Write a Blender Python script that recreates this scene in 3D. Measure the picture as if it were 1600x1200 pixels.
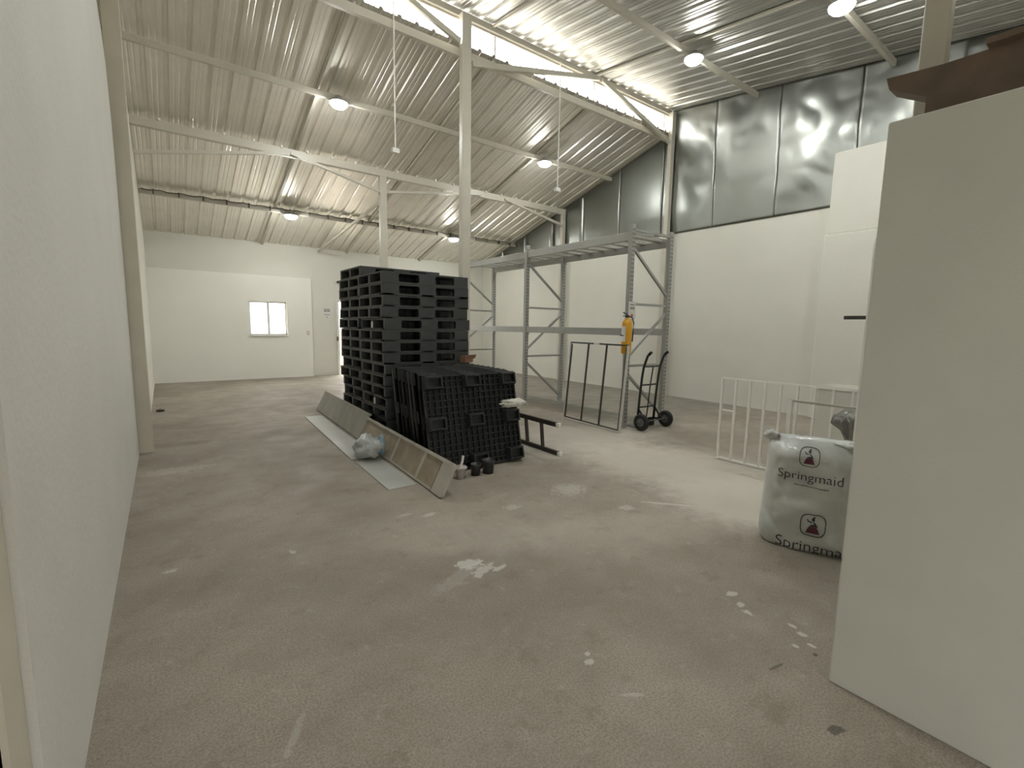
import bpy, bmesh, math, random
from mathutils import Vector, Matrix, noise
random.seed(7)
S = bpy.context.scene
COL = S.collection
for o in list(bpy.data.objects):
    bpy.data.objects.remove(o)

# ------------------------------------------------------------------ camera
F_PX = 730.5
YAW, PITCH, ROLL = math.radians(36.645), math.radians(7.008), math.radians(0.9625)
fwd = Vector((math.sin(YAW)*math.cos(PITCH), math.cos(YAW)*math.cos(PITCH), -math.sin(PITCH)))
rt = Vector((math.cos(YAW), -math.sin(YAW), 0))
up = rt.cross(fwd)
r2 = rt*math.cos(ROLL) + up*math.sin(ROLL)
u2 = -rt*math.sin(ROLL) + up*math.cos(ROLL)
cam = bpy.data.cameras.new('camera')
cam.sensor_width = 36.0
cam.lens = F_PX/1600*36.0
cam.clip_start = 0.05
co = bpy.data.objects.new('camera', cam)
COL.objects.link(co)
co.matrix_world = Matrix(((r2.x, u2.x, -fwd.x, 0), (r2.y, u2.y, -fwd.y, 0), (r2.z, u2.z, -fwd.z, 1.5), (0, 0, 0, 1)))
S.camera = co

# ------------------------------------------------------------------ world, exposure
W = bpy.data.worlds.new('world')
S.world = W
W.use_nodes = True
bg = W.node_tree.nodes['Background']
bg.inputs[0].default_value = (1.0, 0.985, 0.96, 1)
bg.inputs[1].default_value = 6.5
S.view_settings.view_transform = 'Standard'
S.view_settings.look = 'None'
S.view_settings.gamma = 1
S.view_settings.use_curve_mapping = False
S.view_settings.exposure = 0.80
LAMP_POWER = 118.0       # radiance of the ceiling lamps' diffusers


def portal(loc, rot, sx, sy):
    l = bpy.data.lights.new('sky_portal', 'AREA')
    l.shape = 'RECTANGLE'; l.size = sx; l.size_y = sy
    l.cycles.is_portal = True
    o = bpy.data.objects.new('sky_portal', l); COL.objects.link(o)
    o.location = loc; o.rotation_euler = rot


# added doorway behind the camera, daylight for the foreground
portal((.6, -3.25, 1.05), (math.radians(90), 0, 0), 1.0, 2.1)
# facing -Y into the hall
portal((4.45, 6.99, 5.92), (math.radians(-90), 0, 0), 9.6, 0.5)
portal((2.28, 14.35, 1.6), (math.radians(-90), 0, 0), 0.9, 0.9)
portal((4.70, 14.35, 1.07), (math.radians(-90), 0, 0), 1.0, 2.1)


# ------------------------------------------------------------------ materials
def mat(name, col, rough=0.6, metal=0.0, noise_amt=0.0, nscale=8.0, bump=0.0, bscale=60.0, emit=None, spec=0.5, col2=None, stretch=None):
    m = bpy.data.materials.new(name); m.use_nodes = True
    nt = m.node_tree; N = nt.nodes; L = nt.links
    b = N['Principled BSDF']
    b.inputs['Base Color'].default_value = (*col, 1)
    b.inputs['Roughness'].default_value = rough
    b.inputs['Metallic'].default_value = metal
    b.inputs['Specular IOR Level'].default_value = spec
    tc = N.new('ShaderNodeTexCoord')
    vec = tc.outputs['Object']
    if stretch:
        mp = N.new('ShaderNodeMapping'); mp.inputs['Scale'].default_value = stretch
        L.new(vec, mp.inputs['Vector']); vec = mp.outputs[0]
    if noise_amt > 0 or col2:
        n = N.new('ShaderNodeTexNoise'); n.inputs['Scale'].default_value = nscale
        n.inputs['Detail'].default_value = 5
        L.new(vec, n.inputs['Vector'])
        r = N.new('ShaderNodeMapRange'); r.inputs[1].default_value = .3; r.inputs[2].default_value = .7
        L.new(n.outputs['Fac'], r.inputs[0])
        mx = N.new('ShaderNodeMix'); mx.data_type = 'RGBA'
        c2 = col2 if col2 else tuple(c*(1-noise_amt) for c in col)
        mx.inputs[6].default_value = (*col, 1); mx.inputs[7].default_value = (*c2, 1)
        L.new(r.outputs[0], mx.inputs[0]); L.new(mx.outputs[2], b.inputs['Base Color'])
    if bump > 0:
        n2 = N.new('ShaderNodeTexNoise'); n2.inputs['Scale'].default_value = bscale; n2.inputs['Detail'].default_value = 4
        L.new(vec, n2.inputs['Vector'])
        bp = N.new('ShaderNodeBump'); bp.inputs['Strength'].default_value = bump; bp.inputs['Distance'].default_value = 0.01
        L.new(n2.outputs['Fac'], bp.inputs['Height']); L.new(bp.outputs[0], b.inputs['Normal'])
    if emit:
        b.inputs['Emission Color'].default_value = (*emit[0], 1)
        b.inputs['Emission Strength'].default_value = emit[1]
    return m


M = {}
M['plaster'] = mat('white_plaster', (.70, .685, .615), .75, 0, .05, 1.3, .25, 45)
M['plaster_far'] = mat('lightened_plaster', (.82, .805, .74), .75, 0, .04, 1.3, .2, 45)  # lower far wall lightened; the tint stands in for shading against the upper part
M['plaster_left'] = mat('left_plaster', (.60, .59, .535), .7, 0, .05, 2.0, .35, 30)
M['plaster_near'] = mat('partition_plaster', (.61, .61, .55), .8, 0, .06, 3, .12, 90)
M['beige'] = mat('beige_paint', (.56, .52, .42), .5, 0, .10, 3, .1, 40)
M['cream'] = mat('cream_steel_paint', (.56, .53, .445), .38, 0, .08, 4)
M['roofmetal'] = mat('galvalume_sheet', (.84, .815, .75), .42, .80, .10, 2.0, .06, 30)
M['roofnear'] = mat('dark_galvalume', (.50, .49, .45), .42, .85, .14, 2.2, .06, 30)  # near roof sheets, set darker than the far ones
M['cladding'] = mat('galvanised_cladding', (.29, .30, .28), .34, .95, .12, 1.2, .03, 9)
M['rust'] = mat('red_oxide_primer', (.16, .105, .075), .6, 0, .3, 10, .15, 50, col2=(.11, .08, .055))
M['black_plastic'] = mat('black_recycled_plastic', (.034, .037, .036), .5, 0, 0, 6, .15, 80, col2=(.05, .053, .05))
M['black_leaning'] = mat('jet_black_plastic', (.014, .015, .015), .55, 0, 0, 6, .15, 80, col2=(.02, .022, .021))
M['rackgrey'] = mat('grey_rack_steel', (.42, .42, .395), .42, .25, .1, 8)
M['rackdark'] = mat('rack_slot_dark', (.06, .06, .06), .6)
M['galv'] = mat('wire_deck_zinc', (.58, .57, .53), .45, .5, .1, 12)
M['silver'] = mat('bright_aluminium', (.74, .73, .69), .35, .5)
M['darksteel'] = mat('dark_steel', (.075, .07, .06), .5, .4, .2, 14)
M['truckblack'] = mat('truck_black_paint', (.03, .032, .032), .35, .1)
M['rubber'] = mat('tyre_rubber', (.02, .02, .02), .75, 0, .2, 30)
M['hub'] = mat('wheel_hub_grey', (.16, .16, .15), .4, .5)
M['yellow'] = mat('extinguisher_yellow', (.72, .36, .02), .35)
M['white'] = mat('white_paint', (.84, .83, .78), .45, 0, .04, 5)
M['whiteplastic'] = mat('white_plastic', (.7, .7, .67), .4)
M['sheetwhite'] = mat('dusty_white_board', (.50, .50, .47), .35, 0, .12, 3, .05, 30)
M['boardframe'] = mat('dull_cream_board', (.46, .43, .37), .6, 0, .2, 6)
M['boardpanel'] = mat('brown_weathered_panel', (.25, .20, .145), .65, 0, 0, 7, .1, 30, col2=(.34, .29, .22))
M['boardgrey'] = mat('grey_weathered_panel', (.36, .345, .31), .6, 0, .2, 5)
M['bagplastic'] = mat('dusty_film', (.66, .68, .65), .28, 0, .28, 4, .8, 9)
M['bagwhite'] = mat('white_film', (.44, .455, .435), .3, 0, .15, 10, .3, 25)
M['bagblue'] = mat('blue_film', (.22, .33, .38), .3, 0, .1, 10)
M['print'] = mat('dark_print', (.035, .03, .035), .6)
M['maroon'] = mat('maroon_print', (.12, .03, .045), .6)
M['greyfilm'] = mat('grey_film', (.22, .215, .195), .2, .3, .5, 9, .6, 14)
M['wood'] = mat('raw_wood', (.36, .24, .14), .65, 0, .25, 5, .1, 30, stretch=(1, 12, 12))
M['carton'] = mat('brown_cardboard', (.24, .13, .08), .8, 0, .15, 8)
M['cloth'] = mat('white_rag', (.62, .60, .54), .9, 0, .1, 20, .3, 90)
M['bucketblack'] = mat('black_bucket', (.025, .025, .025), .4)
M['bucketwhite'] = mat('stained_white_bucket', (.55, .50, .46), .5, 0, .3, 20)
M['ladder'] = mat('dark_fibreglass', (.055, .043, .035), .5, .1, .2, 10)
M['signgrey'] = mat('sign_grey_ink', (.25, .24, .22), .6)
M['signred'] = mat('sign_red_ink', (.5, .08, .06), .6)
M['black'] = mat('black_device', (.02, .02, .02), .5)
M['wire'] = mat('dark_cable', (.10, .095, .08), .6)
M['tan'] = mat('tan_masonry', (.55, .42, .30), .8, 0, .2, 4)
M['lamp'] = mat('lamp_diffuser', (.9, .9, .9), .5, emit=((.975, .99, .95), LAMP_POWER))
M['lamphouse'] = mat('lamp_housing', (.45, .45, .44), .4, .4)
g = bpy.data.materials.new('window_glass'); g.use_nodes = True
gb = g.node_tree.nodes['Principled BSDF']
gb.inputs['Base Color'].default_value = (1, 1, 1, 1); gb.inputs['Roughness'].default_value = 0.0
gt = g.node_tree.nodes.new('ShaderNodeBsdfTransparent'); gm = g.node_tree.nodes.new('ShaderNodeMixShader')
gm.inputs[0].default_value = 0.08
g.node_tree.links.new(gt.outputs[0], gm.inputs[1]); g.node_tree.links.new(gb.outputs[0], gm.inputs[2])
g.node_tree.links.new(gm.outputs[0], g.node_tree.nodes['Material Output'].inputs[0])
M['glass'] = g


def floor_material():
    m = bpy.data.materials.new('worn_concrete'); m.use_nodes = True
    nt = m.node_tree; N = nt.nodes; L = nt.links
    b = N['Principled BSDF']
    tc = N.new('ShaderNodeTexCoord'); P = tc.outputs['Object']

    def nz(scale, detail=6, rough=.55, stretch=None, dist=0):
        v = P
        if stretch:
            mp = N.new('ShaderNodeMapping'); mp.inputs['Scale'].default_value = stretch[:3]
            mp.inputs['Rotation'].default_value = (0, 0, stretch[3])
            L.new(P, mp.inputs[0]); v = mp.outputs[0]
        n = N.new('ShaderNodeTexNoise'); n.inputs['Scale'].default_value = scale
        n.inputs['Detail'].default_value = detail; n.inputs['Roughness'].default_value = rough
        n.inputs['Distortion'].default_value = dist
        L.new(v, n.inputs['Vector']); return n.outputs['Fac']

    def rng(s, a, b_, lo=0, hi=1):
        r = N.new('ShaderNodeMapRange'); r.interpolation_type = 'SMOOTHSTEP'
        r.inputs[1].default_value = a; r.inputs[2].default_value = b_
        r.inputs[3].default_value = lo; r.inputs[4].default_value = hi
        L.new(s, r.inputs[0]); return r.outputs[0]

    def math_(op, a, b_):
        n = N.new('ShaderNodeMath'); n.operation = op
        for i, q in enumerate((a, b_)):
            if isinstance(q, (int, float)): n.inputs[i].default_value = q
            else: L.new(q, n.inputs[i])
        return n.outputs[0]

    def mix(f, a, c):
        x = N.new('ShaderNodeMix'); x.data_type = 'RGBA'
        if isinstance(f, (int, float)): x.inputs[0].default_value = f
        else: L.new(f, x.inputs[0])
        for i, q in ((6, a), (7, c)):
            if isinstance(q, tuple): x.inputs[i].default_value = (*q, 1)
            else: L.new(q, x.inputs[i])
        return x.outputs[2]
    edge = nz(5, 6, .65)
    edge2 = nz(24, 7, .7)

    def ell(cx, cy, rx, ry, rot=0, rag=.6, soft=.15):
        mp = N.new('ShaderNodeMapping'); mp.vector_type = 'TEXTURE'
        mp.inputs['Location'].default_value = (cx, cy, 0)
        mp.inputs['Rotation'].default_value = (0, 0, math.radians(rot))
        mp.inputs['Scale'].default_value = (rx, ry, 1)
        L.new(P, mp.inputs[0])
        ln = N.new('ShaderNodeVectorMath'); ln.operation = 'LENGTH'; L.new(mp.outputs[0], ln.inputs[0])
        d = math_('ADD', ln.outputs['Value'], math_('MULTIPLY', math_('SUBTRACT', edge2 if rx < .3 else edge, .5), rag*(7.5 if rx < .3 else 2)))
        return rng(d, 1-soft, 1+soft, 1, 0)
    c = mix(rng(nz(.7, 5), .35, .65), (.29, .255, .208), (.405, .36, .30))
    c = mix(math_('MULTIPLY', rng(nz(2.6, 8, .7), .45, .72), .55), c, (.255, .215, .168))
    c = mix(math_('MULTIPLY', rng(nz(1.6, 6, .6, (.7, 1.3, 1, .5)), .5, .75), .5), c, (.44, .40, .34))
    c = mix(math_('MULTIPLY', rng(nz(1.1, 4, .6, (1.5, .3, 1, .2), .6), .52, .7), .35), c, (.35, .325, .28))
    c = mix(math_('MULTIPLY', rng(nz(110, 4, .8), .42, .60), .62), c, (.18, .155, .122))
    c = mix(math_('MULTIPLY', rng(nz(70, 3, .85), .58, .70), .45), c, (.52, .48, .41))
    c = mix(math_('MULTIPLY', rng(nz(4.5, 8, .75), .54, .66), .45), c, (.20, .165, .12))
    c = mix(math_('MULTIPLY', rng(nz(9, 8, .8, (1, 1, 1, 1.1)), .56, .66), .35), c, (.47, .43, .365))
    # unswept strip under the rack and brown grime along its front line
    sep = N.new('ShaderNodeSeparateXYZ'); L.new(P, sep.inputs[0])
    wob = math_('MULTIPLY', math_('SUBTRACT', edge, .5), .35)
    X = math_('ADD', sep.outputs[0], wob)
    beyond = math_('MULTIPLY', rng(X, 5.50, 5.62), rng(sep.outputs[1], 4.2, 5.0))
    c = mix(math_('MULTIPLY', beyond, .45), c, (.21, .205, .175))
    band = math_('MULTIPLY', math_('MULTIPLY', rng(X, 5.53, 5.60), rng(X, 5.85, 6.15, 1, 0)), rng(sep.outputs[1], 5.2, 6.0))
    c = mix(math_('MULTIPLY', band, .7), c, (.22, .165, .13))
    gr = math_('MULTIPLY', math_('MULTIPLY', rng(X, 5.6, 5.9), rng(X, 6.35, 6.5, 1, 0)), rng(sep.outputs[1], 4.0, 4.6))
    c = mix(math_('MULTIPLY', gr, .5), c, (.15, .145, .12))
    # scattered dust and paint
    dust = (.58, .54, .47)
    paint = (.64, .62, .57)
    for (x, y, rx, ry, ro, f, cc, rag, soft) in [
        (4.45, 3.0, .75, 1.25, 10, .8, dust, .5, .5),
        (4.1, 1.95, .62, .75, 30, .85, dust, .5, .35),
        (4.6, 4.6, 1.1, .9, 0, .55, dust, .6, .5),
        (2.6, 2.2, .9, .35, -20, .2, dust, .6, .5),
        (1.75, 2.75, .7, .3, -25, .22, dust, .6, .5),
        (1.47, 2.40, .085, .055, -20, .9, paint, .5, .12),
        (1.50, 2.29, .10, .035, 20, .75, paint, .5, .15),
        (1.60, 2.25, .05, .02, 10, .8, paint, .4, .12),
        (1.35, 2.31, .20, .05, 20, .2, paint, .4, .3),
        (2.96, 3.05, .15, .13, 0, .45, paint, .6, .5),
        (3.42, 2.30, .22, .022, -48, .7, paint, .3, .2),
        (3.05, 2.45, .06, .05, 0, .5, paint, .5, .2),
        (2.25, 3.0, .07, .05, 0, .4, paint, .5, .2),
        (1.62, 3.25, .06, .03, 0, .6, paint, .5, .2),
        (1.45, 3.35, .07, .02, 0, .4, paint, .5, .2),
        (2.53, 1.25, .03, .022, 0, .9, paint, .5, .15),
        (2.46, 1.17, .025, .018, 30, .8, paint, .5, .15),
        (2.43, 1.11, .02, .028, 0, .9, paint, .5, .15),
        (2.47, .86, .02, .02, 0, .9, paint, .4, .15),
        (2.42, .80, .014, .02, 0, .9, paint, .4, .15),
        (2.35, .84, .012, .012, 0, .9, paint, .4, .15),
        (2.50, .92, .012, .018, 0, .9, paint, .4, .15),
        (1.46, 1.34, .022, .02, 0, .8, paint, .5, .15),
        (1.49, 1.38, .012, .012, 0, .8, paint, .5, .15),
        (1.47, 1.10, .05, .010, -35, .45, paint, .4, .3),
        (.30, 1.70, .10, .014, 60, .3, paint, .4, .3),
        (.0, 5.7, .25, .12, 0, .4, dust, .5, .3),
        (.6, 3.2, .018, .03, 0, .6, paint, .5, .15),
        (-.05, 3.35, .03, .02, 0, .6, paint, .5, .15),
        (2.9, 5.0, .3, .3, 0, .3, dust, .5, .4),
        (1.96, .54, .032, .020, -25, .9, (.06, .05, .045), .3, .15),
        (2.13, .83, .05, .007, -10, .8, (.07, .06, .05), .3, .2),
        (2.36, .76, .012, .010, 0, .9, (.05, .04, .04), .3, .2),
        (.1, 6.9, .35, .12, 0, .5, (.16, .14, .12), .5, .5),
    ]:
        c = mix(math_('MULTIPLY', ell(x, y, rx, ry, ro, rag, soft), f*(.75 if rx < .3 else 1)), c, cc)
    L.new(c, b.inputs['Base Color'])
    L.new(rng(nz(3, 5), .3, .7, .55, .8), b.inputs['Roughness'])
    b.inputs['Specular IOR Level'].default_value = .35
    bp = N.new('ShaderNodeBump'); bp.inputs['Strength'].default_value = .35; bp.inputs['Distance'].default_value = .006
    L.new(nz(40, 6, .7), bp.inputs['Height']); L.new(bp.outputs[0], b.inputs['Normal'])
    return m


M['floor'] = floor_material()


# ------------------------------------------------------------------ mesh builder
class MB:
    def __init__(self):
        self.bm = bmesh.new()

    def box(self, x0, x1, y0, y1, z0, z1, mx=None):
        vs = [self.bm.verts.new(Vector((x, y, z))) for z in (z0, z1) for y in (y0, y1) for x in (x0, x1)]
        if mx is not None:
            for v in vs: v.co = mx @ v.co
        for f in ((0, 2, 3, 1), (4, 5, 7, 6), (0, 1, 5, 4), (2, 6, 7, 3), (0, 4, 6, 2), (1, 3, 7, 5)):
            self.bm.faces.new([vs[i] for i in f])
        return self

    def bar(self, a, b, w, h=None, upv=(0, 0, 1)):
        a = Vector(a); b = Vector(b); h = h or w
        d = (b-a); ln = d.length; d.normalize()
        s = d.cross(Vector(upv))
        if s.length < 1e-4: s = d.cross(Vector((0, 1, 0)))
        s.normalize(); u = s.cross(d)
        mx = Matrix(((s.x, d.x, u.x, a.x), (s.y, d.y, u.y, a.y), (s.z, d.z, u.z, a.z), (0, 0, 0, 1)))
        return self.box(-w/2, w/2, 0, ln, -h/2, h/2, mx)

    def prism(self, pts, vec):
        """planar polygon pts (3D) extruded along vec"""
        vec = Vector(vec); n = len(pts)
        a = [self.bm.verts.new(Vector(p)) for p in pts]
        b = [self.bm.verts.new(Vector(p)+vec) for p in pts]
        self.bm.faces.new(a[::-1]); self.bm.faces.new(b)
        for i in range(n):
            self.bm.faces.new((a[i], a[(i+1) % n], b[(i+1) % n], b[i]))
        return self

    def tube(self, pts, r, seg=10):
        pts = [Vector(p) for p in pts]; rings = []
        for i, p in enumerate(pts):
            d = (pts[min(i+1, len(pts)-1)]-pts[max(i-1, 0)]).normalized()
            s = d.cross(Vector((0, 0, 1)))
            if s.length < .05: s = d.cross(Vector((0, 1, 0)))
            s.normalize(); u = s.cross(d)
            rings.append([self.bm.verts.new(p+(s*math.cos(t)+u*math.sin(t))*r) for t in [2*math.pi*k/seg for k in range(seg)]])
        for a, b in zip(rings[:-1], rings[1:]):
            for k in range(seg):
                self.bm.faces.new((a[k], b[k], b[(k+1) % seg], a[(k+1) % seg]))
        self.bm.faces.new(rings[0]); self.bm.faces.new(rings[-1][::-1])
        return self

    def lathe(self, prof, seg=24, mx=None):
        rings = []
        for (r, z) in prof:
            r = max(r, .0004)
            rings.append([self.bm.verts.new(Vector((r*math.cos(2*math.pi*k/seg), r*math.sin(2*math.pi*k/seg), z))) for k in range(seg)])
        for a, b in zip(rings[:-1], rings[1:]):
            for k in range(seg):
                self.bm.faces.new((a[k], a[(k+1) % seg], b[(k+1) % seg], b[k]))
        self.bm.faces.new(rings[0][::-1]); self.bm.faces.new(rings[-1])
        if mx is not None:
            for rg in rings:
                for v in rg: v.co = mx @ v.co
        return self

    def blob(self, c, s, seed=0, amp=.25, freq=2.5, sub=4, flat=True, crease=True):
        r = bmesh.ops.create_icosphere(self.bm, subdivisions=sub, radius=1)
        for v in r['verts']:
            n = v.co.normalized()
            q = n*freq+Vector((seed*7.3, seed*3.1, 1))
            d = noise.noise(q)*amp
            if crease: d += (abs(noise.noise(q*2.3))-.2)*amp*.8
            p = n*(1+d)
            p = Vector((p.x*s[0], p.y*s[1], p.z*s[2]))
            if flat and p.z < -s[2]*.8: p.z = -s[2]*.8
            v.co = p+Vector(c)
        return self

    def done(self, name, m, parent=None, smooth=False, bevel=0, loc=None, origin=None):
        me = bpy.data.meshes.new(name)
        bmesh.ops.recalc_face_normals(self.bm, faces=self.bm.faces)
        if origin is not None:
            bmesh.ops.translate(self.bm, verts=self.bm.verts, vec=-Vector(origin))
        self.bm.to_mesh(me); self.bm.free()
        me.materials.append(m if not isinstance(m, str) else M[m])
        if smooth: me.polygons.foreach_set('use_smooth', [True]*len(me.polygons))
        o = bpy.data.objects.new(name, me); COL.objects.link(o)
        if origin is not None: o.location = origin
        if parent is not None: o.parent = parent
        if loc is not None: o.location = loc
        if bevel:
            bv = o.modifiers.new('bevel', 'BEVEL'); bv.width = bevel; bv.segments = 2; bv.limit_method = 'ANGLE'
        return o


def tag(o, label, cat, group=None):
    o['label'] = label; o['category'] = cat
    if group: o['group'] = group
    return o


def thing(name, label, cat, loc=(0, 0, 0), rz=0, group=None):
    o = bpy.data.objects.new(name, None); COL.objects.link(o)
    o.empty_display_size = .1
    o.location = loc; o.rotation_euler = (0, 0, rz)
    return tag(o, label, cat, group)


def struct(o):
    o['kind'] = 'structure'; return o


def text_mesh(s, size):
    cu = bpy.data.curves.new('t', 'FONT'); cu.body = s; cu.size = size
    cu.offset = -.008
    cu.resolution_u = 4
    t = bpy.data.objects.new('t', cu); COL.objects.link(t)
    dg = bpy.context.evaluated_depsgraph_get(); dg.update()
    me = bpy.data.meshes.new_from_object(t.evaluated_get(dg))
    bpy.data.objects.remove(t); bpy.data.curves.remove(cu)
    return me


# ------------------------------------------------------------------ dimensions
XL, XR = -0.30, 9.15          # side walls
YB, YF = -3.0, 14.15          # back and far walls
YC = 6.65                     # clerestory line


def zfar(y): return 3.53+(14.1-y)*0.280      # underside of the far roof slope
def znear(y): return 6.10-(YC-y)*0.138       # underside of the near roof slope


# ------------------------------------------------------------------ structure
struct(MB().box(-.8, XR+.3, YB-.3, YF+.05, -.12, 0).done('floor', 'floor'))
struct(MB().box(-15, 25, YF+.05, 40, -.14, -.02).box(-15, 25, -25, YB-.3, -.14, -.02).done('ground', mat('pale_ground', (.55, .5, .43), .9, 0, .1, 2)))

# left wall: near section ends at the column, rear section sits slightly proud
w = MB()
w.prism([(XL, 1.50, 0), (XL, 6.60, 0), (XL, 6.60, 2.8), (XL, 6.53, 3.5), (XL, 6.36, 3.99), (XL, 6.09, 4.17), (XL, 5.75, 4.30), (XL, 4.9, 4.6), (XL, 4.7, 6.3), (XL, 1.50, 6.3)], (-.22, 0, 0))
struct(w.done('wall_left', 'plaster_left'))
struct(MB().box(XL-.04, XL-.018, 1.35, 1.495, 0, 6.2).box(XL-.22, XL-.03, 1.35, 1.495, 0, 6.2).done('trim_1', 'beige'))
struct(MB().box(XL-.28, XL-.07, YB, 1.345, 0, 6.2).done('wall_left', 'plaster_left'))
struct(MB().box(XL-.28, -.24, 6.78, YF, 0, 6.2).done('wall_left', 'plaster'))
struct(MB().box(XL-.30, XL-.23, 4.5, 6.78, 0, 6.4).done('wall_left', 'beige'))
# back wall behind the camera, its opening added to let in light
struct(MB().box(-.6, .1, YB-.2, YB, 0, 6.2).box(.1, 1.1, YB-.2, YB, 2.1, 6.2).box(1.1, XR+.3, YB-.2, YB, 0, 6.2).done('wall_back', 'plaster'))
struct(MB().box(.04, .12, YB-.22, YB+.02, 0, 2.1).box(1.08, 1.16, YB-.22, YB+.02, 0, 2.1).box(.04, 1.16, YB-.22, YB+.02, 2.1, 2.18).done('door_added', 'white'))  # frame of the added, unseen doorway

# far wall with window and door openings
WX0, WX1, WZ0, WZ1 = 1.83, 2.73, 1.17, 2.05
DX0, DX1, DZ1 = 4.12, 5.15, 2.13
w = MB()
w.box(-.5, WX0, YF, YF+.15, 0, 4.2)
w.box(WX0, WX1, YF, YF+.15, 0, WZ0)
w.box(WX0, WX1, YF, YF+.15, WZ1, 4.2)
w.box(WX1, DX0, YF, YF+.15, 0, 4.2)
w.box(DX0, DX1, YF, YF+.15, DZ1, 4.2)
w.box(DX1, XR+.3, YF, YF+.15, 0, 4.2)
struct(w.done('wall_far', 'plaster'))
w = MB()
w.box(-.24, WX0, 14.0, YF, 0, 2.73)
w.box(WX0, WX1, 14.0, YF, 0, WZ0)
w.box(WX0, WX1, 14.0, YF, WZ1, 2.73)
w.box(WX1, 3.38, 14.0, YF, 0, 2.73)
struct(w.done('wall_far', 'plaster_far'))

# window: two panes in an aluminium frame with outside grille
wf = MB()
t = .035
wf.box(WX0, WX1, 14.06, 14.12, WZ0, WZ0+t).box(WX0, WX1, 14.06, 14.12, WZ1-t, WZ1)
wf.box(WX0, WX0+t, 14.06, 14.12, WZ0, WZ1).box(WX1-t, WX1, 14.06, 14.12, WZ0, WZ1)
wf.box(2.255, 2.315, 14.05, 14.13, WZ0, WZ1)
win = struct(wf.done('window_1', 'whiteplastic'))
for a, b in ((WX0+t, 2.255), (2.315, WX1-t)):
    MB().box(a, b, 14.085, 14.091, WZ0+t, WZ1-t).done('window_pane', 'glass', win)
MB().box(WX0-.02, WX1+.02, 13.96, 14.06, WZ0-.03, WZ0).done('window_sill', 'white', win)
# open doorway frame
df = MB()
df.box(DX0-.03, DX0+.03, 14.10, 14.2, 0, DZ1+.03).box(DX1-.03, DX1+.03, 14.10, 14.2, 0, DZ1+.03).box(DX0, DX1, 14.10, 14.2, DZ1, DZ1+.04)
door = struct(df.done('door_1', 'white'))
MB().box(DX0-.045, DX0-.015, 14.07, 14.12, 1.0, 1.12).done('door_latch', 'darksteel', door)
struct(MB().box(3.2, 9.0, 17.2, 17.5, -.02, 1.25).done('wall_outside', 'tan'))

# right wall: white lower part, galvanised cladding above
struct(MB().box(XR, XR+.3, YB, YF, 0, 3.59).done('wall_right', 'plaster'))


def clad_x(y, z, sheet):
    """surface of the crumpled cladding"""
    d = 0.006*math.sin(sheet*2.3)*(y-(YB+sheet*1.22)-.61)
    k = max(0, min(1, (6.9-y)/1.2))*max(0, min(1, (y-2.0)/.6))
    q = Vector((y*1.25, z*1.1, 3.7))
    d += (.006+.055*k)*noise.noise(q)
    d += (.002+.034*k)*(abs(noise.noise(q*1.9+Vector((4, 1, 0))))-.2)
    d += .003*noise.noise(Vector((y*3, z*.5, sheet)))
    return XR-.012-(d*.9+.03)*max(0, min(1, (z-3.56)/.45))


bm = bmesh.new()
y = YB
sheet = 0
while y < YF-.01:
    y1 = min(y+1.22, YF)
    ny = 26 if y > 1.5 and y < 8 else 8
    grid = []
    for i in range(ny+1):
        yy = y+(y1-y)*i/ny
        top = (znear(yy) if yy < YC else zfar(yy))+.08
        nzz = 50 if ny > 10 else 14
        col = []
        for j in range(nzz+1):
            zz = 3.58+(top-3.58)*j/nzz
            col.append(bm.verts.new((clad_x(yy, zz, sheet)-(.0015 if i == 0 else 0), yy, zz)))
        grid.append(col)
    for i in range(ny):
        for j in range(len(grid[0])-1):
            bm.faces.new((grid[i][j], grid[i+1][j], grid[i+1][j+1], grid[i][j+1]))
    y = y1; sheet += 1
b = MB(); b.bm.free(); b.bm = bm
cl = struct(b.done('wall_right', 'cladding', smooth=True))
cl.modifiers.new('solid', 'SOLIDIFY').thickness = .002
struct(MB().box(XR+.06, XR+.3, YB, YF, 3.59, 6.4).done('wall_right', 'plaster'))
# thicker block standing in front of the right wall towards the camera
struct(MB().box(8.98, XR-.002, YB, 3.35, 3.1, 4.40).box(8.95, XR-.002, YB, 3.38, 0, 3.1).done('wall_right', 'plaster', bevel=.02))

# partition on the near right
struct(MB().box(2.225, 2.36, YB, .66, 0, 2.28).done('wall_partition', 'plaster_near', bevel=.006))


# ------------------------------------------------------------------ corrugated roof
def roof(name, y0, y1, zf, pitch, ribh, seed, mname='roofmetal'):
    rnd = random.Random(seed)
    bm = bmesh.new()
    x = -.55
    sw = pitch*4
    sheet = 0
    rows = 4
    hj = 0
    while x < XR+.25:
        h0 = hj; hj = rnd.uniform(-.007, .007); off = .004
        tilt = (hj-h0)/(pitch*4)
        prof = []
        for k in range(4):
            b0 = x+k*pitch
            top = pitch*.13; sl = pitch*.075
            prof += [(b0, ribh), (b0+top, ribh), (b0+top+sl, 0)]
            fl = pitch-top-2*sl
            for q in (.33, .67):
                c = b0+top+sl+fl*q
                prof += [(c-.014, 0), (c-.006, .006), (c+.006, .006), (c+.014, 0)]
            prof += [(b0+pitch-sl, 0)]
        prof.append((x+sw, ribh))
        ring = []
        for r in range(rows+1):
            yy = y0+(y1-y0)*r/rows
            ring.append([bm.verts.new((px, yy, zf(yy)+pz+off+h0+tilt*(px-x))) for px, pz in prof])
        for a, b_ in zip(ring[:-1], ring[1:]):
            for i in range(len(prof)-1):
                bm.faces.new((a[i], a[i+1], b_[i+1], b_[i]))
        x += sw; sheet += 1
    m = MB(); m.bm.free(); m.bm = bm
    o = struct(m.done(name, mname))
    s = o.modifiers.new('solid', 'SOLIDIFY'); s.thickness = .0015; s.offset = 1
    return o


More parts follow.
